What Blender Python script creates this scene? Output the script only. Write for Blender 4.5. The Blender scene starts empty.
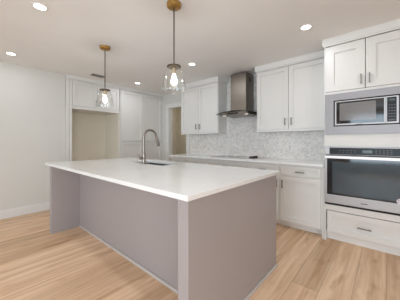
import bpy, bmesh, math, random
from mathutils import Vector

# ------------------------------------------------------------------ camera, world, lights, exposure
S = bpy.context.scene
COL = S.collection
YAW = 41.11
cam_data = bpy.data.cameras.new('camera')
cam_data.sensor_width = 36.0
cam_data.lens = 36.0 * 213.75 / 400.0
cam_data.shift_y = (141.54 - 150.0) / 400.0
cam_data.clip_start = 0.05
cam = bpy.data.objects.new('camera', cam_data)
cam.location = (0, 0, 1.2)
cam.rotation_euler = (math.pi / 2, 0, math.radians(YAW))
COL.objects.link(cam)
S.camera = cam

S.view_settings.view_transform = 'Standard'
S.view_settings.look = 'None'
S.view_settings.gamma = 1.0
S.view_settings.use_curve_mapping = False
S.view_settings.exposure = 0.0
S.cycles.use_denoising = True
S.cycles.max_bounces = 10
S.cycles.diffuse_bounces = 6
S.cycles.transparent_max_bounces = 16
S.cycles.sample_clamp_indirect = 6.0
S.cycles.caustics_reflective = False
S.cycles.caustics_refractive = False

world = bpy.data.worlds.new('daylight')
world.use_nodes = True
world.node_tree.nodes['Background'].inputs[0].default_value = (0.80, 0.90, 1.0, 1)
world.node_tree.nodes['Background'].inputs[1].default_value = 1.3
S.world = world


def area_light(name, loc, size, power, rot, color=(1, 1, 1), shape='RECTANGLE', size_y=None, spread=None):
    d = bpy.data.lights.new(name, 'AREA')
    d.shape = shape
    d.size = size
    if size_y:
        d.size_y = size_y
    d.energy = power
    d.color = color
    if spread:
        d.spread = spread
    o = bpy.data.objects.new(name, d)
    o.location = loc
    o.rotation_euler = rot
    COL.objects.link(o)
    return o


CEIL = 2.44
LX, RY = -4.485, 3.62            # wall planes: wall with the built-ins, wall with the ovens
BACK, SIDE = -4.2, 2.6           # the walls behind the camera
# area lamps sized as daylight at guessed, unseen windows behind the camera (two in the back wall, one in the side wall)
DAY = (0.68, 0.85, 1.0)
DAY_SIDE = (0.92, 0.95, 1.0)
WINDOWS_BACK = [(-3.9, -1.7), (-1.1, 1.1)]
for (a, b), watts in zip(WINDOWS_BACK, (14, 110)):
    area_light('window_daylight', ((a + b) / 2, BACK + 0.02, 1.3), b - a - 0.1, watts, (math.radians(90), 0, 0), DAY, size_y=1.75)
WINDOW_SIDE = (-2.6, -0.4)
area_light('window_daylight', (SIDE - 0.02, -1.5, 1.3), 1.75, 58, (math.radians(90), 0, math.radians(90)), DAY_SIDE, size_y=2.1)  # side window is unseen; this lamp is added to balance the room light
# the recessed ceiling lamps
CANS = [(-2.397, 0.513), (-3.985, 0.518), (-0.657, 0.51), (-0.657, 2.498), (-2.344, 2.491), (-3.974, 2.541)]
for (x, y), watts in zip(CANS, (2.2, 1.6, 7.0, 3.4, 3.5, 3.2)):
    area_light('recessed_lamp', (x, y, CEIL - 0.014), 0.10, watts, (0, 0, 0), (0.88, 0.94, 1.0), 'DISK')
# unseen lamp, added to brighten the pantry room beyond the doorway
area_light('added_pantry_fill', (-4.1, 4.15, CEIL - 0.02), 0.25, 2.8, (0, 0, 0), (1.0, 0.94, 0.84), 'DISK')
# the pendant bulbs
PENDANTS = [(-1.444, 1.298), (-2.782, 1.293)]
for x, y in PENDANTS:
    d = bpy.data.lights.new('pendant_lamp_glow', 'POINT')
    d.energy = 14.0
    d.color = (0.94, 0.96, 1.0)
    d.shadow_soft_size = 0.03
    o = bpy.data.objects.new('pendant_lamp_glow', d)
    o.location = (x, y, 1.755)
    COL.objects.link(o)


# ------------------------------------------------------------------ materials
def lin(c):
    return tuple((v / 255 / 12.92) if v / 255 <= 0.04045 else ((v / 255 + 0.055) / 1.055) ** 2.4 for v in c) + (1.0,)


def mat(name, rgb, rough=0.5, metal=0.0, spec=0.5, noise=0.0, nscale=8.0, stretch=None, coat=0.0):
    m = bpy.data.materials.new(name)
    m.use_nodes = True
    nt = m.node_tree
    b = nt.nodes['Principled BSDF']
    b.inputs['Base Color'].default_value = lin(rgb)
    b.inputs['Roughness'].default_value = rough
    b.inputs['Metallic'].default_value = metal
    b.inputs['Specular IOR Level'].default_value = spec
    b.inputs['Coat Weight'].default_value = coat
    if noise:
        tc = nt.nodes.new('ShaderNodeNewGeometry')
        mp = nt.nodes.new('ShaderNodeMapping')
        mp.inputs['Scale'].default_value = stretch or (1, 1, 1)
        nz = nt.nodes.new('ShaderNodeTexNoise')
        nz.inputs['Scale'].default_value = nscale
        nz.inputs['Detail'].default_value = 3
        rp = nt.nodes.new('ShaderNodeValToRGB')
        c = lin(rgb)
        rp.color_ramp.elements[0].color = tuple(v * (1 - noise) for v in c[:3]) + (1,)
        rp.color_ramp.elements[1].color = tuple(min(1, v * (1 + noise)) for v in c[:3]) + (1,)
        rp.color_ramp.elements[0].position = 0.3
        rp.color_ramp.elements[1].position = 0.7
        nt.links.new(tc.outputs['Position'], mp.inputs['Vector'])
        nt.links.new(mp.outputs['Vector'], nz.inputs['Vector'])
        nt.links.new(nz.outputs['Fac'], rp.inputs['Fac'])
        nt.links.new(rp.outputs['Color'], b.inputs['Base Color'])
    return m


def emis(name, rgb, strength):
    m = bpy.data.materials.new(name)
    m.use_nodes = True
    nt = m.node_tree
    nt.nodes.clear()
    o = nt.nodes.new('ShaderNodeOutputMaterial')
    e = nt.nodes.new('ShaderNodeEmission')
    e.inputs[0].default_value = lin(rgb)
    e.inputs[1].default_value = strength
    nt.links.new(e.outputs[0], o.inputs[0])
    return m


def thin_glass(name, tint=(250, 252, 250), reflect=0.06, edge=0.5, rough=0.03):
    """clear thin glass: lets light through, reflects more at grazing angles"""
    m = bpy.data.materials.new(name)
    m.use_nodes = True
    nt = m.node_tree
    nt.nodes.clear()
    o = nt.nodes.new('ShaderNodeOutputMaterial')
    tr = nt.nodes.new('ShaderNodeBsdfTransparent')
    tr.inputs[0].default_value = lin(tint)
    gl = nt.nodes.new('ShaderNodeBsdfGlossy')
    gl.inputs['Roughness'].default_value = rough
    lw = nt.nodes.new('ShaderNodeLayerWeight')
    lw.inputs['Blend'].default_value = 0.35
    mr = nt.nodes.new('ShaderNodeMapRange')
    mr.inputs['To Min'].default_value = reflect
    mr.inputs['To Max'].default_value = edge
    mx = nt.nodes.new('ShaderNodeMixShader')
    nt.links.new(lw.outputs['Facing'], mr.inputs['Value'])
    nt.links.new(mr.outputs['Result'], mx.inputs['Fac'])
    nt.links.new(tr.outputs[0], mx.inputs[1])
    nt.links.new(gl.outputs[0], mx.inputs[2])
    nt.links.new(mx.outputs[0], o.inputs[0])
    return m


def wood_floor():
    m = bpy.data.materials.new('oak_planks')
    m.use_nodes = True
    nt = m.node_tree
    N, L = nt.nodes, nt.links
    b = N['Principled BSDF']
    geo = N.new('ShaderNodeNewGeometry')
    sep = N.new('ShaderNodeSeparateXYZ')
    L.new(geo.outputs['Position'], sep.inputs[0])
    com = N.new('ShaderNodeCombineXYZ')
    ay = N.new('ShaderNodeMath'); ay.operation = 'ADD'; ay.inputs[1].default_value = 20.3
    ax = N.new('ShaderNodeMath'); ax.operation = 'ADD'; ax.inputs[1].default_value = 20.4
    L.new(sep.outputs['Y'], ay.inputs[0]); L.new(sep.outputs['X'], ax.inputs[0])
    L.new(ay.outputs[0], com.inputs['X']); L.new(ax.outputs[0], com.inputs['Y'])
    br = N.new('ShaderNodeTexBrick')
    br.offset = 0.37
    br.offset_frequency = 2
    br.inputs['Scale'].default_value = 1.0
    br.inputs['Brick Width'].default_value = 1.85
    br.inputs['Row Height'].default_value = 0.204
    br.inputs['Mortar Size'].default_value = 0.0014
    br.inputs['Mortar Smooth'].default_value = 0.3
    br.inputs['Bias'].default_value = 0.0
    br.inputs['Color1'].default_value = (0, 0, 0, 1)
    br.inputs['Color2'].default_value = (1, 1, 1, 1)
    br.inputs['Mortar'].default_value = (0.5, 0.5, 0.5, 1)
    L.new(com.outputs[0], br.inputs['Vector'])
    # every plank gets its own tone and its own piece of grain
    off = N.new('ShaderNodeVectorMath'); off.operation = 'SCALE'; off.inputs['Scale'].default_value = 37.0
    L.new(br.outputs['Color'], off.inputs[0])
    addv = N.new('ShaderNodeVectorMath'); addv.operation = 'ADD'
    L.new(com.outputs[0], addv.inputs[0]); L.new(off.outputs[0], addv.inputs[1])
    mp = N.new('ShaderNodeMapping'); mp.inputs['Scale'].default_value = (0.6, 11.0, 1.0)
    L.new(addv.outputs[0], mp.inputs['Vector'])
    nz = N.new('ShaderNodeTexNoise'); nz.inputs['Scale'].default_value = 1.6
    nz.inputs['Detail'].default_value = 6; nz.inputs['Roughness'].default_value = 0.6; nz.inputs['Distortion'].default_value = 0.6
    L.new(mp.outputs[0], nz.inputs['Vector'])
    r1 = N.new('ShaderNodeValToRGB')
    e = r1.color_ramp.elements
    e[0].position, e[0].color = 0.30, lin(WOOD_DARK)
    e[1].position, e[1].color = 0.70, lin(WOOD_LIGHT)
    L.new(nz.outputs['Fac'], r1.inputs['Fac'])
    r2 = N.new('ShaderNodeValToRGB')
    r2.color_ramp.elements[0].color = (0.80, 0.76, 0.71, 1)
    r2.color_ramp.elements[1].color = (1.08, 1.08, 1.08, 1)
    L.new(br.outputs['Color'], r2.inputs['Fac'])
    mul = N.new('ShaderNodeMixRGB'); mul.blend_type = 'MULTIPLY'; mul.inputs[0].default_value = 1.0
    L.new(r1.outputs[0], mul.inputs[1]); L.new(r2.outputs[0], mul.inputs[2])
    # dark knots
    kn = N.new('ShaderNodeMapping'); kn.inputs['Scale'].default_value = (2.2, 7.0, 1.0)
    L.new(addv.outputs[0], kn.inputs['Vector'])
    n2 = N.new('ShaderNodeTexNoise'); n2.inputs['Scale'].default_value = 1.3; n2.inputs['Detail'].default_value = 2
    L.new(kn.outputs[0], n2.inputs['Vector'])
    r3 = N.new('ShaderNodeValToRGB')
    r3.color_ramp.elements[0].position, r3.color_ramp.elements[0].color = 0.28, (0.78, 0.70, 0.62, 1)
    r3.color_ramp.elements[1].position, r3.color_ramp.elements[1].color = 0.42, (1, 1, 1, 1)
    L.new(n2.outputs['Fac'], r3.inputs['Fac'])
    mu2 = N.new('ShaderNodeMixRGB'); mu2.blend_type = 'MULTIPLY'; mu2.inputs[0].default_value = 1.0
    L.new(mul.outputs[0], mu2.inputs[1]); L.new(r3.outputs[0], mu2.inputs[2])
    jn = N.new('ShaderNodeMixRGB'); jn.inputs[2].default_value = lin((140, 106, 78))
    sc = N.new('ShaderNodeMath'); sc.operation = 'MULTIPLY'; sc.inputs[1].default_value = 0.8
    L.new(br.outputs['Fac'], sc.inputs[0]); L.new(sc.outputs[0], jn.inputs[0])
    L.new(mu2.outputs[0], jn.inputs[1])
    L.new(jn.outputs[0], b.inputs['Base Color'])
    b.inputs['Roughness'].default_value = 0.42
    b.inputs['Specular IOR Level'].default_value = 0.35
    return m


def marble_mosaic():
    m = bpy.data.materials.new('marble_mosaic')
    m.use_nodes = True
    nt = m.node_tree
    N, L = nt.nodes, nt.links
    b = N['Principled BSDF']
    geo = N.new('ShaderNodeNewGeometry')
    mp = N.new('ShaderNodeMapping'); mp.inputs['Scale'].default_value = (1.0, 0.02, 1.25)
    L.new(geo.outputs['Position'], mp.inputs['Vector'])
    v = N.new('ShaderNodeTexVoronoi'); v.inputs['Scale'].default_value = 30.0; v.inputs['Randomness'].default_value = 0.25
    L.new(mp.outputs[0], v.inputs['Vector'])
    sp = N.new('ShaderNodeSeparateColor'); L.new(v.outputs['Color'], sp.inputs[0])
    rp = N.new('ShaderNodeValToRGB')
    e = rp.color_ramp.elements
    e[0].position, e[0].color = 0.0, lin((212, 209, 205))
    e[1].position, e[1].color = 0.45, lin((234, 229, 223))
    n = e.new(0.12); n.color = lin((220, 217, 212))
    n = e.new(1.0); n.color = lin((243, 238, 232))
    L.new(sp.outputs[0], rp.inputs['Fac'])
    nz = N.new('ShaderNodeTexNoise'); nz.inputs['Scale'].default_value = 9.0; nz.inputs['Detail'].default_value = 4
    L.new(mp.outputs[0], nz.inputs['Vector'])
    r2 = N.new('ShaderNodeValToRGB')
    r2.color_ramp.elements[0].position, r2.color_ramp.elements[0].color = 0.3, (0.89, 0.89, 0.89, 1)
    r2.color_ramp.elements[1].position, r2.color_ramp.elements[1].color = 0.6, (1, 1, 1, 1)
    L.new(nz.outputs['Fac'], r2.inputs['Fac'])
    mul = N.new('ShaderNodeMixRGB'); mul.blend_type = 'MULTIPLY'; mul.inputs[0].default_value = 1.0
    L.new(rp.outputs[0], mul.inputs[1]); L.new(r2.outputs[0], mul.inputs[2])
    ve = N.new('ShaderNodeTexVoronoi'); ve.feature = 'DISTANCE_TO_EDGE'
    ve.inputs['Scale'].default_value = 30.0; ve.inputs['Randomness'].default_value = 0.25
    L.new(mp.outputs[0], ve.inputs['Vector'])
    lt = N.new('ShaderNodeMath'); lt.operation = 'LESS_THAN'; lt.inputs[1].default_value = 0.05
    L.new(ve.outputs['Distance'], lt.inputs[0])
    gm = N.new('ShaderNodeMixRGB'); gm.inputs[2].default_value = lin((226, 222, 217))
    L.new(lt.outputs[0], gm.inputs[0]); L.new(mul.outputs[0], gm.inputs[1])
    L.new(gm.outputs[0], b.inputs['Base Color'])
    b.inputs['Roughness'].default_value = 0.3
    return m


def quartz():
    m = mat('white_quartz', (238, 238, 237), 0.16, noise=0.025, nscale=5.0)
    return m


WOOD_DARK, WOOD_LIGHT = (208, 167, 131), (248, 219, 188)
M = dict(
    wall=mat('white_wall_paint', (216, 215, 210), 0.75, spec=0.2, noise=0.01, nscale=2),
    ceiling=mat('ceiling_paint', (238, 237, 236), 0.85, spec=0.1, noise=0.01, nscale=2),
    beige=mat('beige_wall_paint', (232, 226, 212), 0.8, spec=0.2, noise=0.015, nscale=3),
    trim=mat('white_trim_paint', (226, 225, 222), 0.4, noise=0.01, nscale=4),
    cabinet=mat('white_cabinet_paint', (223, 221, 217), 0.38, noise=0.008, nscale=4),
    kick=mat('white_kick_paint', (236, 234, 230), 0.5, noise=0.01, nscale=4),
    taupe=mat('taupe_cabinet_paint', (165, 157, 157), 0.45, noise=0.012, nscale=3),
    shoe=mat('shoe_mould_paint', (196, 190, 186), 0.45, noise=0.01, nscale=3),
    quartz=quartz(),
    steel=mat('brushed_steel', (176, 172, 170), 0.48, 1.0, noise=0.05, nscale=6, stretch=(1, 1, 40)),
    hood_steel=mat('hood_steel', (140, 131, 122), 0.42, 1.0, noise=0.05, nscale=6, stretch=(40, 40, 1)),
    trim_steel=mat('trim_steel', (152, 148, 148), 0.5, 1.0, noise=0.04, nscale=6, stretch=(1, 1, 40)),
    handle_steel=mat('handle_steel', (226, 222, 220), 0.5, 1.0, noise=0.03, nscale=6),
    sink_steel=mat('sink_steel', (150, 148, 145), 0.35, 1.0, noise=0.04, nscale=8),
    nickel=mat('brushed_nickel', (150, 141, 133), 0.34, 1.0, noise=0.04, nscale=30),
    pull=mat('pull_nickel', (140, 134, 128), 0.4, 1.0, noise=0.04, nscale=30),
    brass=mat('aged_brass', (190, 150, 88), 0.32, 1.0, noise=0.12, nscale=24),
    dark_brass=mat('bronzed_brass', (84, 72, 58), 0.4, 1.0, noise=0.1, nscale=24),
    socket_brass=mat('pale_brass', (150, 134, 108), 0.4, 1.0, noise=0.1, nscale=24),
    rod=mat('dark_rod', (96, 88, 80), 0.45, 0.8, noise=0.1, nscale=30),
    black=mat('black_plastic', (28, 27, 28), 0.4, noise=0.1, nscale=20),
    dark_gap=mat('dark_recess', (16, 15, 15), 0.7, noise=0.1, nscale=20),
    grey_print=mat('grey_key_print', (92, 90, 88), 0.5, noise=0.05, nscale=20),
    green_display=mat('display_window', (70, 76, 62), 0.25, noise=0.1, nscale=60),
    black_glass=mat('black_glass', (24, 22, 21), 0.06, spec=0.5, noise=0.1, nscale=4),
    oven_glass=mat('oven_glass', (22, 23, 24), 0.06, spec=0.5, noise=0.1, nscale=4),
    oven_inner=mat('oven_inner_glass', (62, 74, 82), 0.06, spec=0.5, noise=0.1, nscale=4),
    control_glass=mat('control_glass', (26, 25, 26), 0.3, spec=0.25, noise=0.1, nscale=6),
    micro_mesh=mat('microwave_mesh', (120, 116, 114), 0.12, spec=0.5, noise=0.05, nscale=40),
    cook_glass=mat('cooktop_glass', (14, 14, 15), 0.05, spec=0.7, noise=0.1, nscale=4, coat=0.5),
    ring=mat('burner_ring_print', (70, 70, 72), 0.2, noise=0.1, nscale=20),
    vent=mat('vent_grey', (128, 124, 120), 0.5, noise=0.05, nscale=20),
    vent_dark=mat('vent_shadow', (60, 58, 56), 0.7, noise=0.05, nscale=20),
    paper=mat('sticker_paper', (225, 220, 224), 0.6, noise=0.03, nscale=40),
    sticker_print=mat('sticker_print', (150, 140, 150), 0.6, noise=0.1, nscale=40),
    mosaic=marble_mosaic(),
    floor=wood_floor(),
    shade=thin_glass('seeded_clear_glass', (255, 255, 254), 0.03, 0.5, 0.08),
    hood_glass=thin_glass('hood_glass', (176, 186, 182), 0.10, 0.6, 0.03),
    pane=thin_glass('window_pane', (250, 252, 252), 0.04, 0.5, 0.0),
    bulb=emis('glowing_bulb', (255, 244, 226), 5.0),
    lens=emis('lamp_lens', (255, 250, 242), 9.0),
    hood_led=emis('hood_lamp', (255, 246, 235), 1.2),
)


# ------------------------------------------------------------------ mesh helpers
class MB:
    """collects shapes in world coordinates; build() links them as one mesh object"""

    def __init__(self):
        self.v, self.f, self.mi = [], [], []
        self.cur = 0

    def add(self, verts, faces):
        n = len(self.v)
        self.v += [tuple(p) for p in verts]
        self.f += [tuple(i + n for i in q) for q in faces]
        self.mi += [self.cur] * len(faces)
        return self

    def box(self, x0, x1, y0, y1, z0, z1):
        x0, x1 = sorted((x0, x1)); y0, y1 = sorted((y0, y1)); z0, z1 = sorted((z0, z1))
        p = [(x0, y0, z0), (x1, y0, z0), (x1, y1, z0), (x0, y1, z0), (x0, y0, z1), (x1, y0, z1), (x1, y1, z1), (x0, y1, z1)]
        return self.add(p, [(0, 3, 2, 1), (4, 5, 6, 7), (0, 1, 5, 4), (1, 2, 6, 5), (2, 3, 7, 6), (3, 0, 4, 7)])

    def lathe(self, prof, c, seg=32, axis='z', close=False):
        """prof: list of (radius, height) from c along axis"""
        vs, fs = [], []
        for r, h in prof:
            for k in range(seg):
                a = 2 * math.pi * k / seg
                q = (r * math.cos(a), r * math.sin(a), h)
                if axis == 'y':
                    q = (q[0], q[2], -q[1])
                elif axis == 'x':
                    q = (q[2], q[0], q[1])
                vs.append((c[0] + q[0], c[1] + q[1], c[2] + q[2]))
        n = len(prof)
        for i in range(n - 1):
            for k in range(seg):
                a, b = i * seg + k, i * seg + (k + 1) % seg
                fs.append((a, b, b + seg, a + seg))
        if not close:
            if prof[0][0] > 1e-6:
                fs.append(tuple(range(seg - 1, -1, -1)))
            if prof[-1][0] > 1e-6:
                fs.append(tuple((n - 1) * seg + k for k in range(seg)))
        else:
            for k in range(seg):
                a, b = (n - 1) * seg + k, (n - 1) * seg + (k + 1) % seg
                fs.append((a, b, (k + 1) % seg, k))
        return self.add(vs, fs)

    def tube(self, pts, r, seg=14):
        pts = [Vector(p) for p in pts]
        rs = r if isinstance(r, (list, tuple)) else [r] * len(pts)
        vs, fs = [], []
        ref = Vector((0.3, 0.2, 1)).normalized()
        prev = None
        for i, p in enumerate(pts):
            d = (pts[min(i + 1, len(pts) - 1)] - pts[max(i - 1, 0)]).normalized()
            if prev is None:
                u = d.cross(ref)
                if u.length < 1e-4:
                    u = d.cross(Vector((1, 0, 0)))
            else:
                u = prev - d * prev.dot(d)
            u.normalize(); prev = u
            w = d.cross(u)
            for k in range(seg):
                a = 2 * math.pi * k / seg
                vs.append(p + (u * math.cos(a) + w * math.sin(a)) * rs[i])
        for i in range(len(pts) - 1):
            for k in range(seg):
                a, b = i * seg + k, i * seg + (k + 1) % seg
                fs.append((a, b, b + seg, a + seg))
        fs.append(tuple(range(seg - 1, -1, -1)))
        fs.append(tuple((len(pts) - 1) * seg + k for k in range(seg)))
        return self.add(vs, fs)

    def build(self, name, m, parent=None, smooth=False, bevel=0.0, origin=None):
        ms = m if isinstance(m, (list, tuple)) else [m]
        if parent is not None:
            base = parent
            o0 = Vector((0, 0, 0))
            while base is not None:
                o0 += base.location
                base = base.parent
        elif origin is not None:
            o0 = Vector(origin)
        else:
            xs, ys, zs = zip(*self.v)
            o0 = Vector(((min(xs) + max(xs)) / 2, (min(ys) + max(ys)) / 2, min(zs)))
        me = bpy.data.meshes.new(name)
        me.from_pydata([tuple(Vector(p) - o0) for p in self.v], [], self.f)
        for k in ms:
            me.materials.append(k)
        for p, i in zip(me.polygons, self.mi):
            p.material_index = i
        bm = bmesh.new(); bm.from_mesh(me)
        bmesh.ops.recalc_face_normals(bm, faces=bm.faces)
        bm.to_mesh(me); bm.free()
        if smooth:
            me.polygons.foreach_set('use_smooth', [True] * len(me.polygons))
            me.set_sharp_from_angle(angle=math.radians(40))
        o = bpy.data.objects.new(name, me)
        COL.objects.link(o)
        if parent is not None:
            o.parent = parent
        else:
            o.location = o0
        if bevel:
            b = o.modifiers.new('edge', 'BEVEL')
            b.width = bevel; b.segments = 2; b.limit_method = 'ANGLE'; b.angle_limit = math.radians(50)
        return o


def tag(o, label=None, cat=None, group=None, kind=None):
    if label: o['label'] = label
    if cat: o['category'] = cat
    if group: o['group'] = group
    if kind: o['kind'] = kind
    return o


def thing(name, loc, label, cat, group=None):
    o = bpy.data.objects.new(name, None)
    o.location = loc
    o.empty_display_size = 0.1
    COL.objects.link(o)
    return tag(o, label, cat, group)


def struct(name, mb, m, bevel=0.0):
    return tag(mb.build(name, m, bevel=bevel), kind='structure')


class Face:
    """a cabinet face: u runs along the wall, d into the wall, z up"""

    def __init__(self, wall, plane):
        self.wall, self.plane = wall, plane

    def box(self, mb, u0, u1, d0, d1, z0, z1):
        if self.wall == 'R':
            return mb.box(u0, u1, self.plane + d0, self.plane + d1, z0, z1)
        return mb.box(self.plane - d0, self.plane - d1, u0, u1, z0, z1)

    def pt(self, u, d, z):
        return (u, self.plane + d, z) if self.wall == 'R' else (self.plane - d, u, z)


def shaker(F, u0, u1, z0, z1, name, parent, rail=0.06, m=None, thick=0.025):
    mb = MB()
    F.box(mb, u0, u0 + rail, 0, thick, z0, z1)
    F.box(mb, u1 - rail, u1, 0, thick, z0, z1)
    F.box(mb, u0 + rail, u1 - rail, 0, thick, z1 - rail, z1)
    F.box(mb, u0 + rail, u1 - rail, 0, thick, z0, z0 + rail)
    F.box(mb, u0 + rail, u1 - rail, 0.018, thick - 0.001, z0 + rail, z1 - rail)
    return mb.build(name, m or M['cabinet'], parent)


def pull(F, u, z, length, vertical, parent):
    mb = MB()
    h = length / 2
    w = 0.006
    if vertical:
        F.box(mb, u - w, u + w, -0.032, -0.021, z - h, z + h)
        for s in (-1, 1):
            F.box(mb, u - w * 0.8, u + w * 0.8, -0.022, 0, z + s * (h - 0.018) - 0.006, z + s * (h - 0.018) + 0.006)
    else:
        F.box(mb, u - h, u + h, -0.032, -0.021, z - w, z + w)
        for s in (-1, 1):
            F.box(mb, u + s * (h - 0.018) - 0.006, u + s * (h - 0.018) + 0.006, -0.022, 0, z - w * 0.8, z + w * 0.8)
    return mb.build('handle', M['pull'], parent, bevel=0.002)


def crown(F, u0, u1, z0, z1, parent, ret0=None, ret1=None, out=0.03):
    """stepped crown board along the top of a face, with returns ret metres deep at its ends"""
    mb = MB()
    a = u0 - (out if ret0 else 0)
    b = u1 + (out if ret1 else 0)
    for o_, p, q in ((out * 0.55, z0, z0 + 0.018), (out, z0 + 0.018, z1)):
        k = out - o_
        F.box(mb, a + (k if ret0 else 0), b - (k if ret1 else 0), -o_, 0.0, p, q)
        if ret0:
            F.box(mb, a + k, u0, 0.0, ret0, p, q)
        if ret1:
            F.box(mb, u1, b - k, 0.0, ret1, p, q)
    return mb.build('crown_molding', M['trim'], parent)


# ------------------------------------------------------------------ the setting
FX0, FX1, FY0, FY1 = -5.3, SIDE + 0.12, BACK - 0.12, 4.75
struct('floor', MB().box(FX0, FX1, FY0, FY1, -0.1, 0.0), M['floor'])
struct('ceiling', MB().box(FX0, FX1, FY0, FY1, CEIL, CEIL + 0.12), M['ceiling'])
struct('wall_left', MB().box(LX - 0.12, LX, BACK, 1.345, 0, CEIL), M['wall'])
w = MB()
DX0, DX1, DH = -4.225, -3.57, 2.07
w.box(FX0 + 0.05, DX0, RY, RY + 0.11, 0, CEIL)
w.box(DX0, DX1, RY, RY + 0.11, DH, CEIL)
w.box(DX1, SIDE, RY, RY + 0.11, 0, CEIL)
struct('wall_right', w, M['wall'])
# walls of the fridge alcove and of the pantry room beyond the doorway
struct('wall_alcove', MB().box(-5.25, -5.13, 1.20, RY, 0, CEIL), M['beige'])
struct('wall_pantry_left', MB().box(-5.13, -5.02, RY + 0.11, 4.6, 0, CEIL), M['beige'])
struct('wall_pantry_back', MB().box(-5.13, -3.1, 4.6, 4.71, 0, CEIL), M['beige'])
struct('wall_pantry_right', MB().box(-3.2, -3.1, RY + 0.11, 4.6, 0, CEIL), M['beige'])
# walls behind the camera, with window openings
w = MB()
xs = [LX - 0.12] + [v for p in WINDOWS_BACK for v in p] + [SIDE]
for i in range(0, len(xs), 2):
    w.box(xs[i], xs[i + 1], BACK - 0.12, BACK, 0, CEIL)
for a, b in WINDOWS_BACK:
    w.box(a, b, BACK - 0.12, BACK, 0, 0.35)
    w.box(a, b, BACK - 0.12, BACK, 2.2, CEIL)
struct('wall_back', w, M['wall'])
w = MB()
w.box(SIDE, SIDE + 0.12, BACK, WINDOW_SIDE[0], 0, CEIL)
w.box(SIDE, SIDE + 0.12, WINDOW_SIDE[1], RY + 0.11, 0, CEIL)
w.box(SIDE, SIDE + 0.12, WINDOW_SIDE[0], WINDOW_SIDE[1], 0, 0.35)
w.box(SIDE, SIDE + 0.12, WINDOW_SIDE[0], WINDOW_SIDE[1], 2.2, CEIL)
struct('wall_side', w, M['wall'])


def window(n, a, b, side=False):
    fr, pn = MB(), MB()
    def bx(mb, u0, u1, d0, d1, z0, z1):
        if side: mb.box(SIDE + d0, SIDE + d1, u0, u1, z0, z1)
        else: mb.box(u0, u1, BACK - d0, BACK - d1, z0, z1)
    t = 0.05
    bx(fr, a, a + t, 0.03, 0.09, 0.35, 2.2); bx(fr, b - t, b, 0.03, 0.09, 0.35, 2.2)
    bx(fr, a + t, b - t, 0.03, 0.09, 0.35, 0.35 + t); bx(fr, a + t, b - t, 0.03, 0.09, 2.2 - t, 2.2)
    mid = (a + b) / 2
    bx(fr, mid - 0.03, mid + 0.03, 0.03, 0.09, 0.35 + t, 2.2 - t)
    bx(pn, a + t, b - t, 0.057, 0.063, 0.35 + t, 2.2 - t)
    f = tag(fr.build('window_%d' % n, M['trim']), kind='structure')
    pn.build('pane', M['pane'], f)


window(1, *WINDOWS_BACK[0]); window(2, *WINDOWS_BACK[1]); window(3, *WINDOW_SIDE, side=True)

b = MB()
b.box(LX, LX + 0.014, BACK, 1.345, 0, 0.115)
b.box(LX, LX + 0.008, BACK, 1.345, 0.115, 0.138)
struct('baseboard_left', b, M['trim'])
b = MB()                                               # casing round the pantry doorway, jambs included
b.box(DX0 - 0.10, DX0 + 0.004, RY - 0.018, RY, 0, DH + 0.09)
b.box(DX1 - 0.004, DX1 + 0.10, RY - 0.018, RY, 0, DH + 0.09)
b.box(DX0 + 0.004, DX1 - 0.004, RY - 0.018, RY, DH - 0.004, DH + 0.09)
b.box(DX0, DX0 + 0.015, RY, RY + 0.11, 0, DH)
b.box(DX1 - 0.015, DX1, RY, RY + 0.11, 0, DH)
b.box(DX0, DX1, RY, RY + 0.11, DH - 0.015, DH)
struct('trim_1', b, M['trim'])

# ------------------------------------------------------------------ island
IX0, IX1, IY0, IY1 = -3.47, -0.785, 0.80, 2.08
PY0, PY1 = 0.82, 2.035
TOP = 0.914
SX0, SX1, SY0, SY1 = -2.70, -2.005, 1.615, 1.93       # sink cut-out
isl = thing('kitchen_island', ((IX0 + IX1) / 2, (IY0 + IY1) / 2, 0),
            'long taupe kitchen island with white quartz top and open overhang', 'island')
mb = MB()
vs, fs = [], []
# top slab with a rounded rectangular hole
def rrect(x0, x1, y0, y1, r, n=6):
    p = []
    for cx, cy, a0 in ((x1 - r, y1 - r, 0), (x0 + r, y1 - r, 90), (x0 + r, y0 + r, 180), (x1 - r, y0 + r, 270)):
        for k in range(n + 1):
            a = math.radians(a0 + 90 * k / n)
            p.append((cx + r * math.cos(a), cy + r * math.sin(a)))
    return p
hole = rrect(SX0, SX1, SY0, SY1, 0.03)
bm = bmesh.new()
c0 = Vector(isl.location)
def ring(pts, z): return [bm.verts.new(Vector((x, y, z)) - c0) for x, y in pts]
outer = [(IX1, IY1), (IX0, IY1), (IX0, IY0), (IX1, IY0)]
n4 = len(hole) // 4
lo_o, hi_o = ring(outer, 0.884), ring(outer, TOP)
lo_h, hi_h = ring(hole, 0.884), ring(hole, TOP)
for o_, h_ in ((lo_o, lo_h), (hi_o, hi_h)):
    for q in range(4):
        seg = h_[q * n4:(q + 1) * n4]
        for k in range(n4 - 1):
            bm.faces.new((o_[q], seg[k], seg[k + 1]))
        bm.faces.new((o_[q], seg[-1], h_[((q + 1) * n4) % len(h_)], o_[(q + 1) % 4]))
for A, B in ((lo_o, hi_o), (lo_h, hi_h)):
    for k in range(len(A)):
        j = (k + 1) % len(A)
        bm.faces.new((A[k], A[j], B[j], B[k]))
bmesh.ops.recalc_face_normals(bm, faces=bm.faces)
me = bpy.data.meshes.new('countertop'); bm.to_mesh(me); bm.free()
me.materials.append(M['quartz'])
o = bpy.data.objects.new('countertop', me); COL.objects.link(o); o.parent = isl
tag(o, 'glossy white quartz slab with square edges')
bv = o.modifiers.new('edge', 'BEVEL'); bv.width = 0.002; bv.segments = 2; bv.limit_method = 'ANGLE'; bv.angle_limit = math.radians(60)
MB().box(-0.88, -0.80, PY0, PY1, 0, 0.884).build('end_panel', M['taupe'], isl, bevel=0.002)
MB().box(-3.345, -3.265, PY0, PY1, 0, 0.884).build('end_panel', M['taupe'], isl, bevel=0.002)
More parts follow.
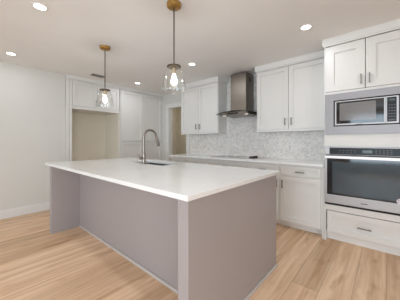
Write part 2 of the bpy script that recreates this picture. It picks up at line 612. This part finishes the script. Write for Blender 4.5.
MB().box(-3.265, -0.88, 1.16, 1.178, 0, 0.884).build('back_panel', M['taupe'], isl)
mb = MB()
mb.box(-3.265, -0.88, 1.148, 1.16, 0, 0.028)
mb.box(-0.80, -0.788, PY0, PY1, 0, 0.028)
mb.build('shoe_molding', M['shoe'], isl, bevel=0.004)
# working side of the island: kick, floor of the units, doors
MB().box(-3.265, -0.88, 1.90, 1.915, 0, 0.10).build('toe_kick', M['taupe'], isl)
MB().box(-3.265, -0.88, 1.178, 2.0, 0.10, 0.118).build('cabinet_floor', M['taupe'], isl)
mb = MB(); mb.box(-3.265, -0.88, 2.0, 2.015, 0.10, 0.884); mb.build('face_frame', M['taupe'], isl)
for k in range(4):
    u0 = -3.255 + k * 0.592
    mb = MB()
    r = 0.06
    y0, y1 = 2.015, 2.034
    z0, z1 = 0.115, 0.86
    mb.box(u0, u0 + r, y0, y1, z0, z1); mb.box(u0 + 0.582 - r, u0 + 0.582, y0, y1, z0, z1)
    mb.box(u0 + r, u0 + 0.582 - r, y0, y1, z0, z0 + r); mb.box(u0 + r, u0 + 0.582 - r, y0, y1, z1 - r, z1)
    mb.box(u0 + r, u0 + 0.582 - r, y0, y1 - 0.01, z0 + r, z1 - r)
    d = mb.build('door', M['taupe'], isl)

# sink
sk = thing('kitchen_sink', ((SX0 + SX1) / 2, (SY0 + SY1) / 2, 0.66), 'undermount stainless steel sink let into the white island top', 'sink')
bm = bmesh.new(); c0 = Vector(sk.location)
e = 0.006
prof = [(rrect(SX0 - 0.02, SX1 + 0.02, SY0 - 0.02, SY1 + 0.02, 0.04), 0.8835), (rrect(SX0 - e, SX1 + e, SY0 - e, SY1 + e, 0.035), 0.8835),
        (rrect(SX0 - e, SX1 + e, SY0 - e, SY1 + e, 0.035), 0.69), (rrect(SX0 + 0.03, SX1 - 0.03, SY0 + 0.03, SY1 - 0.03, 0.03), 0.665)]
rings = [ring(p, z) for p, z in prof]
for A, B in zip(rings, rings[1:]):
    for k in range(len(A)):
        j = (k + 1) % len(A)
        bm.faces.new((A[k], A[j], B[j], B[k]))
bm.faces.new(rings[-1])
bmesh.ops.recalc_face_normals(bm, faces=bm.faces)
me = bpy.data.meshes.new('basin'); bm.to_mesh(me); bm.free(); me.materials.append(M['sink_steel'])
o = bpy.data.objects.new('basin', me); COL.objects.link(o); o.parent = sk
sm = o.modifiers.new('wall', 'SOLIDIFY'); sm.thickness = 0.0012; sm.offset = 1
MB().lathe([(0.045, 0), (0.045, 0.004), (0.03, 0.002), (0.0, 0.001)], ((SX0 + SX1) / 2, (SY0 + SY1) / 2, 0.6655), 24).build('drain', M['nickel'], sk, smooth=True)

# faucet
fx, fy = -2.325, 1.578
fc = thing('faucet', (fx, fy, TOP), 'tall gooseneck pull-down faucet in brushed nickel beside the island sink', 'faucet')
MB().lathe([(0.027, 0), (0.027, 0.008), (0.0225, 0.012), (0.0215, 0.11), (0.019, 0.14), (0.0145, 0.155)], (fx, fy, TOP), 24).build('base', M['nickel'], fc, smooth=True)
pts = [(fx, fy, TOP + 0.12), (fx, fy, TOP + 0.30)]
R_ = 0.098
for k in range(1, 15):
    a = math.pi - math.radians(168) * k / 14
    pts.append((fx, fy + R_ + R_ * math.cos(a), TOP + 0.338 + R_ * math.sin(a)))
MB().tube([pts[0], pts[1], (fx, fy, TOP + 0.33)] + pts[2:], 0.0142, 16).build('spout', M['nickel'], fc, smooth=True)
e0 = Vector(pts[-1]); dr = (Vector(pts[-1]) - Vector(pts[-2])).normalized()
MB().tube([e0 - dr * 0.005, e0 + dr * 0.015, e0 + dr * 0.03, e0 + dr * 0.125, e0 + dr * 0.14], [0.0145, 0.0165, 0.0175, 0.0215, 0.018], 16).build('spray_head', M['nickel'], fc, smooth=True)
hd = MB()
hd.tube([(fx, fy - 0.015, TOP + 0.075), (fx, fy - 0.058, TOP + 0.077)], 0.0185, 14)
hd.tube([(fx, fy - 0.048, TOP + 0.085), (fx - 0.005, fy - 0.058, TOP + 0.11), (fx - 0.01, fy - 0.066, TOP + 0.125)], [0.008, 0.007, 0.006], 12)
hd.build('handle', M['nickel'], fc, smooth=True)

# ------------------------------------------------------------------ base cabinets along the oven wall
BF = Face('R', 2.98)                                    # door faces
CT0, CT1 = 0.888, 0.918
units = [(-3.43, -2.957, 1, 'beside the pantry doorway'), (-2.957, -2.43, 1, 'left of the cooktop'), (-2.43, -1.64, 2, 'under the cooktop'),
         (-1.64, -1.127, 1, 'right of the cooktop, its pull on the right'), (-1.127, -0.605, 1, 'next to the wall oven')]
labels = ['white base cabinet starting the counter run beside the pantry doorway',
          'white base cabinet second from the pantry doorway, just before the cooktop',
          'white base cabinet directly under the black cooktop',
          'white base cabinet between the cooktop unit and the last unit before the oven',
          'white base cabinet with drawer over door, next to the wall oven']
for i, (u0, u1, nd, _) in enumerate(units):
    t = thing('base_cabinet', ((u0 + u1) / 2, 3.3, 0), labels[i], 'cabinet', 'base cabinets along the tiled wall')
    mb = MB(); mb.box(u0, u1, 3.0, 3.60, 0.10, CT0)
    mb.build('body', M['cabinet'], t)
    MB().box(u0, u1, 3.105, 3.12, 0, 0.10).build('toe_kick', M['kick'], t)
    g = 0.012
    d = shaker(BF, u0 + g, u1 - g, 0.742, 0.862, 'drawer', t, rail=0.032)
    pull(BF, (u0 + u1) / 2 + 0.01, 0.795, 0.115, False, d)
    W = (u1 - u0 - 2 * g - (nd - 1) * 0.006) / nd
    for k in range(nd):
        a = u0 + g + k * (W + 0.006)
        d = shaker(BF, a, a + W, 0.112, 0.722, 'door', t, rail=0.06)
        right_side = (k == 0 and nd == 2) or (nd == 1 and i in (1, 3))
        pull(BF, (a + W - 0.022) if right_side else (a + 0.032), 0.615, 0.11, True, d)
f = MB(); f.box(-0.605, -0.577, 2.995, 3.60, 0.0, CT0)
tag(f.build('filler_strip', M['cabinet']), 'narrow white filler strip between base cabinet and oven cabinet', 'filler strip')

ct = MB(); ct.box(-3.442, -0.577, 2.955, 3.611, CT0, CT1)
tag(ct.build('countertop', M['quartz'], bevel=0.002), 'long white quartz countertop along the tiled wall under the hood', 'countertop')
bs = MB(); bs.box(-3.465, -0.577, RY - 0.008, RY, CT1, CEIL)
tag(bs.build('backsplash', M['mosaic']), 'grey and white marble mosaic backsplash covering the wall behind the hood', 'backsplash')

# cooktop
ck = thing('cooktop', (-2.03, 3.30, CT1), 'black glass cooktop with dark knobs set in the counter below the hood', 'cooktop')
MB().box(-2.45, -1.55, 3.04, 3.54, CT1, CT1 + 0.013).build('frame', M['handle_steel'], ck, bevel=0.001)
MB().box(-2.44, -1.56, 3.05, 3.53, CT1 + 0.013, CT1 + 0.015).build('glass_top', M['cook_glass'], ck)
for cx, cy, r in ((-2.27, 3.17, 0.07), (-2.27, 3.41, 0.10), (-1.97, 3.40, 0.08), (-1.98, 3.17, 0.10)):
    MB().lathe([(r, 0), (r, 0.0006), (r - 0.006, 0.0006), (r - 0.006, 0)], (cx, cy, CT1 + 0.0151), 32, close=True).build('burner_ring', M['ring'], ck)
for k in range(4):
    MB().lathe([(0.021, 0), (0.021, 0.006), (0.018, 0.008), (0.016, 0.028), (0.0, 0.029)], (-1.655, 3.13 + 0.072 * k, CT1 + 0.015), 20).build('knob', M['black'], ck, smooth=True)

# ------------------------------------------------------------------ wall cabinets
UF = Face('R', 3.305)


def wall_cabinet(u0, u1, label, ret0, ret1):
    t = thing('wall_cabinet', ((u0 + u1) / 2, 3.45, 1.363), label, 'cabinet', 'wall cabinets over the tiled counter')
    mb = MB(); mb.box(u0, u1, 3.325, RY - 0.008, 1.363, 2.44)
    mb.build('body', M['cabinet'], t)
    mid = (u0 + u1) / 2
    mb = MB(); mb.box(u0, u1, 3.312, 3.325, 1.357, 1.386); mb.build('light_rail', M['trim'], t)
    for a, b, s in ((u0 + 0.006, mid - 0.005, 1), (mid + 0.005, u1 - 0.006, -1)):
        d = shaker(UF, a, b, 1.390, 2.338, 'door', t, rail=0.062)
        pull(UF, (b - 0.042) if s > 0 else (a + 0.042), 1.505, 0.11, True, d)
    crown(UF, u0, u1, 2.345, 2.44, t, ret0, ret1, out=0.022)
    return t


wall_cabinet(-3.445, -2.43, 'white two-door wall cabinet between pantry doorway and range hood', 0.305, 0.305)
wall_cabinet(-1.632, -0.598, 'white two-door wall cabinet between range hood and oven cabinet', 0.305, None)

# range hood
hx = -1.997
hd = thing('range_hood', (hx, 3.4, 1.66), 'stainless chimney range hood with curved glass canopy over the cooktop', 'range hood')
mb = MB()
mb.box(hx - 0.158, hx + 0.158, 3.322, RY - 0.010, 1.735, 2.415)
ch = mb.build('chimney', M['hood_steel'], hd, bevel=0.003)
for sd in (-1, 1):
    mb = MB()
    for k in range(4):
        mb.box(hx + sd * 0.158, hx + sd * 0.1592, 3.42, 3.52, 2.27 + 0.022 * k, 2.28 + 0.022 * k)
    mb.build('vent_grille', M['dark_gap'], ch)
# body: trapezoid box under the chimney
mb = MB()
x0, x1 = hx - 0.28, hx + 0.28
yf = 3.165
p = [(x0, yf, 1.665), (x1, yf, 1.665), (x1, 3.605, 1.665), (x0, 3.605, 1.665),
     (x0 + 0.03, yf, 1.715), (x1 - 0.03, yf, 1.715), (x1 - 0.09, 3.605, 1.755), (x0 + 0.09, 3.605, 1.755)]
mb.add(p, [(0, 3, 2, 1), (4, 5, 6, 7), (0, 1, 5, 4), (1, 2, 6, 5), (2, 3, 7, 6), (3, 0, 4, 7)])
bd = mb.build('motor_box', M['hood_steel'], hd, bevel=0.003)
MB().box(hx - 0.125, hx + 0.09, yf - 0.004, yf, 1.677, 1.702).build('control_panel', M['black_glass'], bd)
mb = MB(); mb.box(hx - 0.2, hx + 0.2, 3.24, 3.53, 1.660, 1.665)
mb.build('grease_filter', M['sink_steel'], bd)
for s in (-1, 1):
    MB().lathe([(0.03, 0), (0.03, 0.003), (0.0, 0.0035)], (hx + s * 0.225, 3.215, 1.6605), 20).build('lamp', M['hood_led'], bd)
# glass canopy: arched across, bowed front edge
mb = MB(); n = 20
vs, fs = [], []
for i in range(n + 1):
    t = -1 + 2 * i / n
    x = hx + 0.376 * t
    z = 1.726 - 0.034 * t * t
    yfr = 3.10 + 0.06 * abs(t) ** 2.2
    for dz in (0, 0.008):
        vs += [(x, yfr, z + dz - 0.004), (x, 3.608, z + dz + 0.012)]
for i in range(n):
    a, b = i * 4, i * 4 + 4
    fs += [(a, b, b + 1, a + 1), (a + 2, a + 3, b + 3, b + 2), (a, a + 2, b + 2, b), (a + 1, b + 1, b + 3, a + 3)]
fs += [(0, 1, 3, 2), (n * 4, n * 4 + 2, n * 4 + 3, n * 4 + 1)]
mb.add(vs, fs)
tag(mb.build('canopy', M['hood_glass'], hd, smooth=True), 'curved clear glass canopy')

# ------------------------------------------------------------------ oven cabinet
OX0, OX1 = -0.573, 0.215
OF = Face('R', 2.97)
oc = thing('oven_cabinet', ((OX0 + OX1) / 2, 3.3, 0), 'tall white cabinet housing the microwave and wall oven', 'cabinet')
mb = MB()
mb.box(OX0, OX0 + 0.018, 2.99, 3.608, 0, 2.44)
mb.box(OX1 - 0.018, OX1, 2.99, 3.608, 0, 2.44)
mb.box(OX0 + 0.018, OX1 - 0.018, 3.59, 3.608, 0.1, 2.44)
for z0, z1 in ((0.10, 0.118), (0.385, 0.403), (1.20, 1.218), (1.772, 1.79), (2.35, 2.44)):
    mb.box(OX0 + 0.018, OX1 - 0.018, 2.99, 3.59, z0, z1)
mb.build('carcass', M['cabinet'], oc)
mb = MB()
mb.box(OX0, OX0 + 0.014, 2.972, 2.99, 0, 2.345)
mb.box(OX1 - 0.014, OX1, 2.972, 2.99, 0, 2.345)
mb.box(OX0 + 0.014, OX1 - 0.014, 2.972, 2.99, 1.139, 1.284)
mb.box(OX0 + 0.014, OX1 - 0.014, 2.972, 2.99, 0.375, 0.444)
mb.box(OX0 + 0.014, OX1 - 0.014, 2.972, 2.99, 1.763, 1.792)
mb.build('face_frame', M['cabinet'], oc)
MB().box(OX0 + 0.018, OX1 - 0.018, 3.06, 3.075, 0, 0.10).build('toe_kick', M['kick'], oc)
d = shaker(OF, OX0 + 0.016, -0.178, 1.797, 2.338, 'door', oc, rail=0.085)
pull(OF, -0.212, 1.895, 0.11, True, d)
d = shaker(OF, -0.172, OX1 - 0.016, 1.797, 2.338, 'door', oc, rail=0.085)
pull(OF, -0.138, 1.895, 0.11, True, d)
d = shaker(OF, OX0 + 0.03, OX1 - 0.016, 0.112, 0.368, 'drawer', oc, rail=0.058)
pull(OF, -0.185, 0.235, 0.125, False, d)
crown(OF, OX0, OX1, 2.345, 2.44, oc, 0.63, None, out=0.02)

# microwave
mw = thing('microwave', (-0.18, 3.2, 1.284), 'built-in stainless microwave in the tall white cabinet above the oven', 'microwave')
MF = Face('R', 2.955)
A0, A1, Z0, Z1 = -0.562, 0.204, 1.284, 1.763
G0, G1, H0, H1 = -0.474, 0.108, 1.378, 1.684
mb = MB()
MF.box(mb, A0, G0, 0, 0.016, Z0, Z1); MF.box(mb, G1, A1, 0, 0.016, Z0, Z1)
MF.box(mb, G0, G1, 0, 0.016, Z0, H0); MF.box(mb, G0, G1, 0, 0.016, H1, Z1)
mb.build('trim_frame', M['trim_steel'], mw)
MB().box(G0 - 0.03, G1 + 0.03, 2.995, 3.45, H0 - 0.04, H1 + 0.04).build('body', M['dark_gap'], mw)
k = 0.0125
mb = MB()
DS = -0.004                                             # seam between door and controls
W0, W1, V0, V1 = -0.446, -0.020, 1.407, 1.660
MF.box(mb, G0 + k, W0, 0.003, 0.035, H0 + k, H1 - k); MF.box(mb, W1, DS - 0.002, 0.003, 0.035, H0 + k, H1 - k)
MF.box(mb, W0, W1, 0.003, 0.035, H0 + k, V0); MF.box(mb, W0, W1, 0.003, 0.035, V1, H1 - k)
dr = mb.build('door', M['steel'], mw, bevel=0.001)
mb = MB(); MF.box(mb, W0, W1, 0.006, 0.03, V0, V1); wn = mb.build('window', M['black_glass'], dr)
mb = MB(); MF.box(mb, W0 + 0.032, -0.085, 0.0052, 0.006, V0 + 0.035, V1 - 0.018); mb.build('mesh_screen', M['micro_mesh'], dr)
mb = MB(); MF.box(mb, -0.26, -0.20, 0.0022, 0.003, 1.392, 1.398); mb.build('badge', M['grey_print'], dr)
mb = MB()
MF.box(mb, DS, DS + 0.008, 0.003, 0.035, H0 + k, H1 - k); MF.box(mb, 0.078, G1 - k, 0.003, 0.035, H0 + k, H1 - k)
MF.box(mb, DS + 0.008, 0.078, 0.003, 0.035, H0 + k, V0); MF.box(mb, DS + 0.008, 0.078, 0.003, 0.035, V1, H1 - k)
cp = mb.build('control_panel', M['steel'], mw)
mb = MB(); MF.box(mb, DS + 0.008, 0.078, 0.005, 0.03, V0, V1); kp = mb.build('keypad', M['control_glass'], cp)
mb = MB(); MF.box(mb, 0.018, 0.066, 0.0035, 0.005, 1.622, 1.645); mb.build('clock_display', M['green_display'], cp)
for r_ in range(5):
    for c_ in range(3):
        mb = MB(); MF.box(mb, 0.016 + c_ * 0.02, 0.028 + c_ * 0.02, 0.0038, 0.005, 1.455 + r_ * 0.03, 1.464 + r_ * 0.03)
        mb.build('button', M['grey_print'], cp)
mb = MB(); MF.box(mb, 0.016, 0.068, 0.0038, 0.005, 1.418, 1.434); mb.build('button', M['grey_print'], cp)

# wall oven
ov = thing('wall_oven', (-0.18, 3.2, 0.444), 'stainless wall oven with dark glass door and black control strip', 'oven')
WF = Face('R', 2.945)
B0, B1 = -0.566, 0.206
mb = MB(); mb.box(B0 + 0.014, B1 - 0.014, 2.975, 3.55, 0.446, 1.135); mb.build('body', M['dark_gap'], ov)
mb = MB(); WF.box(mb, B0, B1, 0.008, 0.03, 1.045, 1.137); cp = mb.build('control_panel', M['steel'], ov, bevel=0.001)
mb = MB(); WF.box(mb, B0 + 0.05, B1 - 0.05, 0.005, 0.008, 1.050, 1.128); cg = mb.build('display_glass', M['control_glass'], cp)
mb = MB()
WF.box(mb, -0.20, -0.115, 0.0035, 0.005, 1.072, 1.104)
mb.build('clock_display', M['green_display'], cp)
for c_ in range(5):
    mb = MB(); WF.box(mb, -0.42 + c_ * 0.036, -0.40 + c_ * 0.036, 0.0038, 0.005, 1.093, 1.101); mb.build('button', M['grey_print'], cp)
    mb = MB(); WF.box(mb, -0.42 + c_ * 0.036, -0.405 + c_ * 0.036, 0.0038, 0.005, 1.072, 1.078); mb.build('button', M['grey_print'], cp)
for r_ in range(3):
    for c_ in range(5):
        mb = MB(); WF.box(mb, -0.09 + c_ * 0.03, -0.074 + c_ * 0.03, 0.0038, 0.005, 1.066 + r_ * 0.02, 1.074 + r_ * 0.02)
        mb.build('button', M['grey_print'], cp)
# door
D0, D1 = 0.470, 1.036
g0, g1, q0, q1 = B0 + 0.026, B1 - 0.026, 0.572, 1.000
mb = MB()
WF.box(mb, B0, g0, 0, 0.03, D0, D1); WF.box(mb, g1, B1, 0, 0.03, D0, D1)
WF.box(mb, g0, g1, 0, 0.03, D0, q0); WF.box(mb, g0, g1, 0, 0.03, q1, D1)
dr = mb.build('door', M['steel'], ov, bevel=0.002)
mb = MB(); WF.box(mb, g0, g1, 0.002, 0.025, q0, q1); gl = mb.build('glass', M['oven_glass'], dr)
mb = MB(); WF.box(mb, g0 + 0.055, g1 - 0.055, 0.0005, 0.002, q0 + 0.02, q1 - 0.035); mb.build('inner_window', M['oven_inner'], dr)
mb = MB()
mb.box(B0 + 0.008, B1 - 0.008, 2.898, 2.912, 1.003, 1.034)
for x in (B0 + 0.04, B1 - 0.04):
    mb.box(x - 0.01, x + 0.01, 2.905, 2.945, 1.012, 1.028)
mb.build('handle', M['handle_steel'], dr, bevel=0.003)
mb = MB(); WF.box(mb, -0.215, -0.155, -0.0008, 0, 0.508, 0.518); mb.build('badge', M['grey_print'], dr)
st = MB().lathe([(0.026, 0), (0.026, 0.0012)], (0.103, 2.9445, 0.595), 24, axis='y').build('sticker', M['paper'], dr)
MB().lathe([(0.017, 0), (0.017, 0.0004), (0.012, 0.0004), (0.012, 0)], (0.103, 2.9432, 0.595), 20, axis='y', close=True).build('print', M['sticker_print'], st)
mb = MB(); WF.box(mb, B0, B1, 0.014, 0.03, 0.446, 0.469); mb.build('lower_vent', M['dark_gap'], ov)

# ------------------------------------------------------------------ built-ins in the other wall
LF = Face('L', -4.458)
PZ = 1.838
fs_ = thing('fridge_cabinet', (-4.7, 1.88, PZ), 'white two-door cabinet framing the empty beige fridge alcove', 'cabinet')
mb = MB()
mb.box(-5.125, -4.478, 1.347, 2.398, PZ, 2.44)
mb.build('body', M['cabinet'], fs_)
mb = MB()
mb.box(-4.60, -4.468, 1.347, 1.398, 0, 2.37)
mb.box(-4.60, -4.462, 1.404, 1.447, 0, 2.37)
mb.build('side_post', M['cabinet'], fs_)
mb = MB(); mb.box(-5.125, -4.60, 1.347, 1.44, 0, PZ); mb.build('alcove_liner', M['beige'], fs_)
mb = MB(); mb.box(-4.478, -4.462, 1.447, 2.398, PZ - 0.012, PZ + 0.035); mb.build('bottom_rail', M['cabinet'], fs_)
for a, b, s in ((1.455, 1.916, 1), (1.926, 2.392, -1)):
    d = shaker(LF, a, b, PZ + 0.045, 2.355, 'door', fs_, rail=0.058)
    pull(LF, (b - 0.032) if s > 0 else (a + 0.032), 1.975, 0.11, True, d)
crown(LF, 1.347, 2.398, 2.375, 2.44, fs_, None, None, out=0.014)

pc = thing('pantry_cabinet', (-4.7, 3.0, 0), 'tall white pantry cabinet with stacked doors between fridge alcove and doorway', 'cabinet')
mb = MB(); mb.box(-5.125, -4.515, 2.412, 3.60, 0.10, 2.44); mb.box(-4.515, -4.478, 2.412, 3.60, 2.36, 2.44); mb.box(-4.515, -4.47, 2.412, 2.432, 0.1, 2.36); mb.box(-4.515, -4.47, 3.582, 3.619, 0, 2.44); mb.build('body', M['cabinet'], pc)
mb = MB(); mb.box(-5.128, -4.50, 2.400, 2.412, 0, PZ); mb.build('side_panel', M['beige'], pc)
MB().box(-5.10, -4.53, 2.42, 3.60, 0, 0.10).build('toe_kick', M['kick'], pc)
for a, b in ((2.437, 2.998), (3.008, 3.576)):
    shaker(LF, a, b, 1.208, 2.352, 'door', pc, rail=0.062)
    shaker(LF, a, b, 0.112, 1.198, 'door', pc, rail=0.062)
crown(LF, 2.400, 3.618, 2.375, 2.44, pc, None, None, out=0.014)

# ------------------------------------------------------------------ pendants
for i, (px, py) in enumerate(PENDANTS):
    t = thing('pendant_light', (px, py, CEIL),
              ['brass and clear glass pendant light over the end of the island nearer the ovens',
               'brass and clear glass pendant light in front of the fridge alcove'][i], 'pendant light', 'glass pendants over the island')
    MB().lathe([(0.0, -0.034), (0.052, -0.034), (0.064, -0.026), (0.066, -0.012), (0.066, 0.0)], (px, py, CEIL), 32).build('canopy', M['brass'], t, smooth=True)
    MB().tube([(px, py, CEIL - 0.03), (px, py, 1.89)], 0.0062, 10).build('rod', M['rod'], t, smooth=True)
    MB().lathe([(0.0, 0.0), (0.017, 0.0), (0.017, -0.01), (0.0195, -0.012), (0.0195, -0.055), (0.015, -0.062), (0.0, -0.062)], (px, py, 1.876), 24).build('socket', M['socket_brass'], t, smooth=True)
    MB().lathe([(0.0, 0.014), (0.018, 0.014), (0.022, 0.006), (0.060, 0.004), (0.064, 0.0), (0.064, -0.010), (0.0, -0.010)], (px, py, 1.877), 32).build('cap', M['dark_brass'], t, smooth=True)
    prof = [(0.050, 1.866), (0.062, 1.858), (0.073, 1.843), (0.083, 1.815), (0.092, 1.775), (0.100, 1.73), (0.106, 1.69), (0.108, 1.665), (0.105, 1.648)]
    inner = [(r - 0.003, z) for r, z in reversed(prof)]
    MB().lathe([(r, z - 1.65) for r, z in prof + inner], (px, py, 1.65), 40, close=True).build('glass_shade', M['shade'], t, smooth=True)
    MB().lathe([(0.0, 0.0), (0.012, 0.0), (0.015, -0.015), (0.022, -0.04), (0.0255, -0.065), (0.023, -0.088), (0.014, -0.104), (0.0, -0.11)], (px, py, 1.812), 24).build('bulb', M['bulb'], t, smooth=True)

# ------------------------------------------------------------------ ceiling fittings
names = ['largest round recessed downlight, on the ceiling in front of the island',
         'round recessed downlight close to the plain white wall',
         'round recessed downlight over the open floor past the island end panel',
         'round recessed downlight in front of the tall oven cabinet',
         'round recessed downlight between the near pendant and the white wall cabinet',
         'round recessed downlight in front of the pantry cabinet']
for i, (x, y) in enumerate(CANS):
    t = thing('recessed_light', (x, y, CEIL), names[i], 'ceiling light', 'recessed ceiling lights')
    MB().lathe([(0.048, 0), (0.048, -0.006), (0.062, -0.005), (0.065, 0)], (x, y, CEIL), 32, close=True).build('trim_ring', M['trim'], t, smooth=True)
    MB().lathe([(0.0475, 0), (0.0475, -0.003), (0.0, -0.004)], (x, y, CEIL), 32).build('lens', M['lens'], t)
vt = thing('ceiling_vent', (-4.09, 1.76, CEIL), 'small rectangular grey air vent in the ceiling near the fridge alcove', 'vent')
mb = MB()
mb.box(-4.155, -4.025, 1.65, 1.665, CEIL - 0.008, CEIL); mb.box(-4.155, -4.025, 1.865, 1.88, CEIL - 0.008, CEIL)
mb.box(-4.155, -4.14, 1.665, 1.865, CEIL - 0.008, CEIL); mb.box(-4.04, -4.025, 1.665, 1.865, CEIL - 0.008, CEIL)
mb.build('frame', M['vent'], vt)
MB().box(-4.14, -4.04, 1.665, 1.865, CEIL - 0.002, CEIL).build('duct_shade', M['vent_dark'], vt)  # flat dark sheet: the shade inside the vent is put into its colour
mb = MB()
for k in range(7):
    mb.box(-4.136 + k * 0.0142, -4.131 + k * 0.0142, 1.665, 1.865, CEIL - 0.008, CEIL - 0.002)
mb.build('slats', M['vent'], vt)
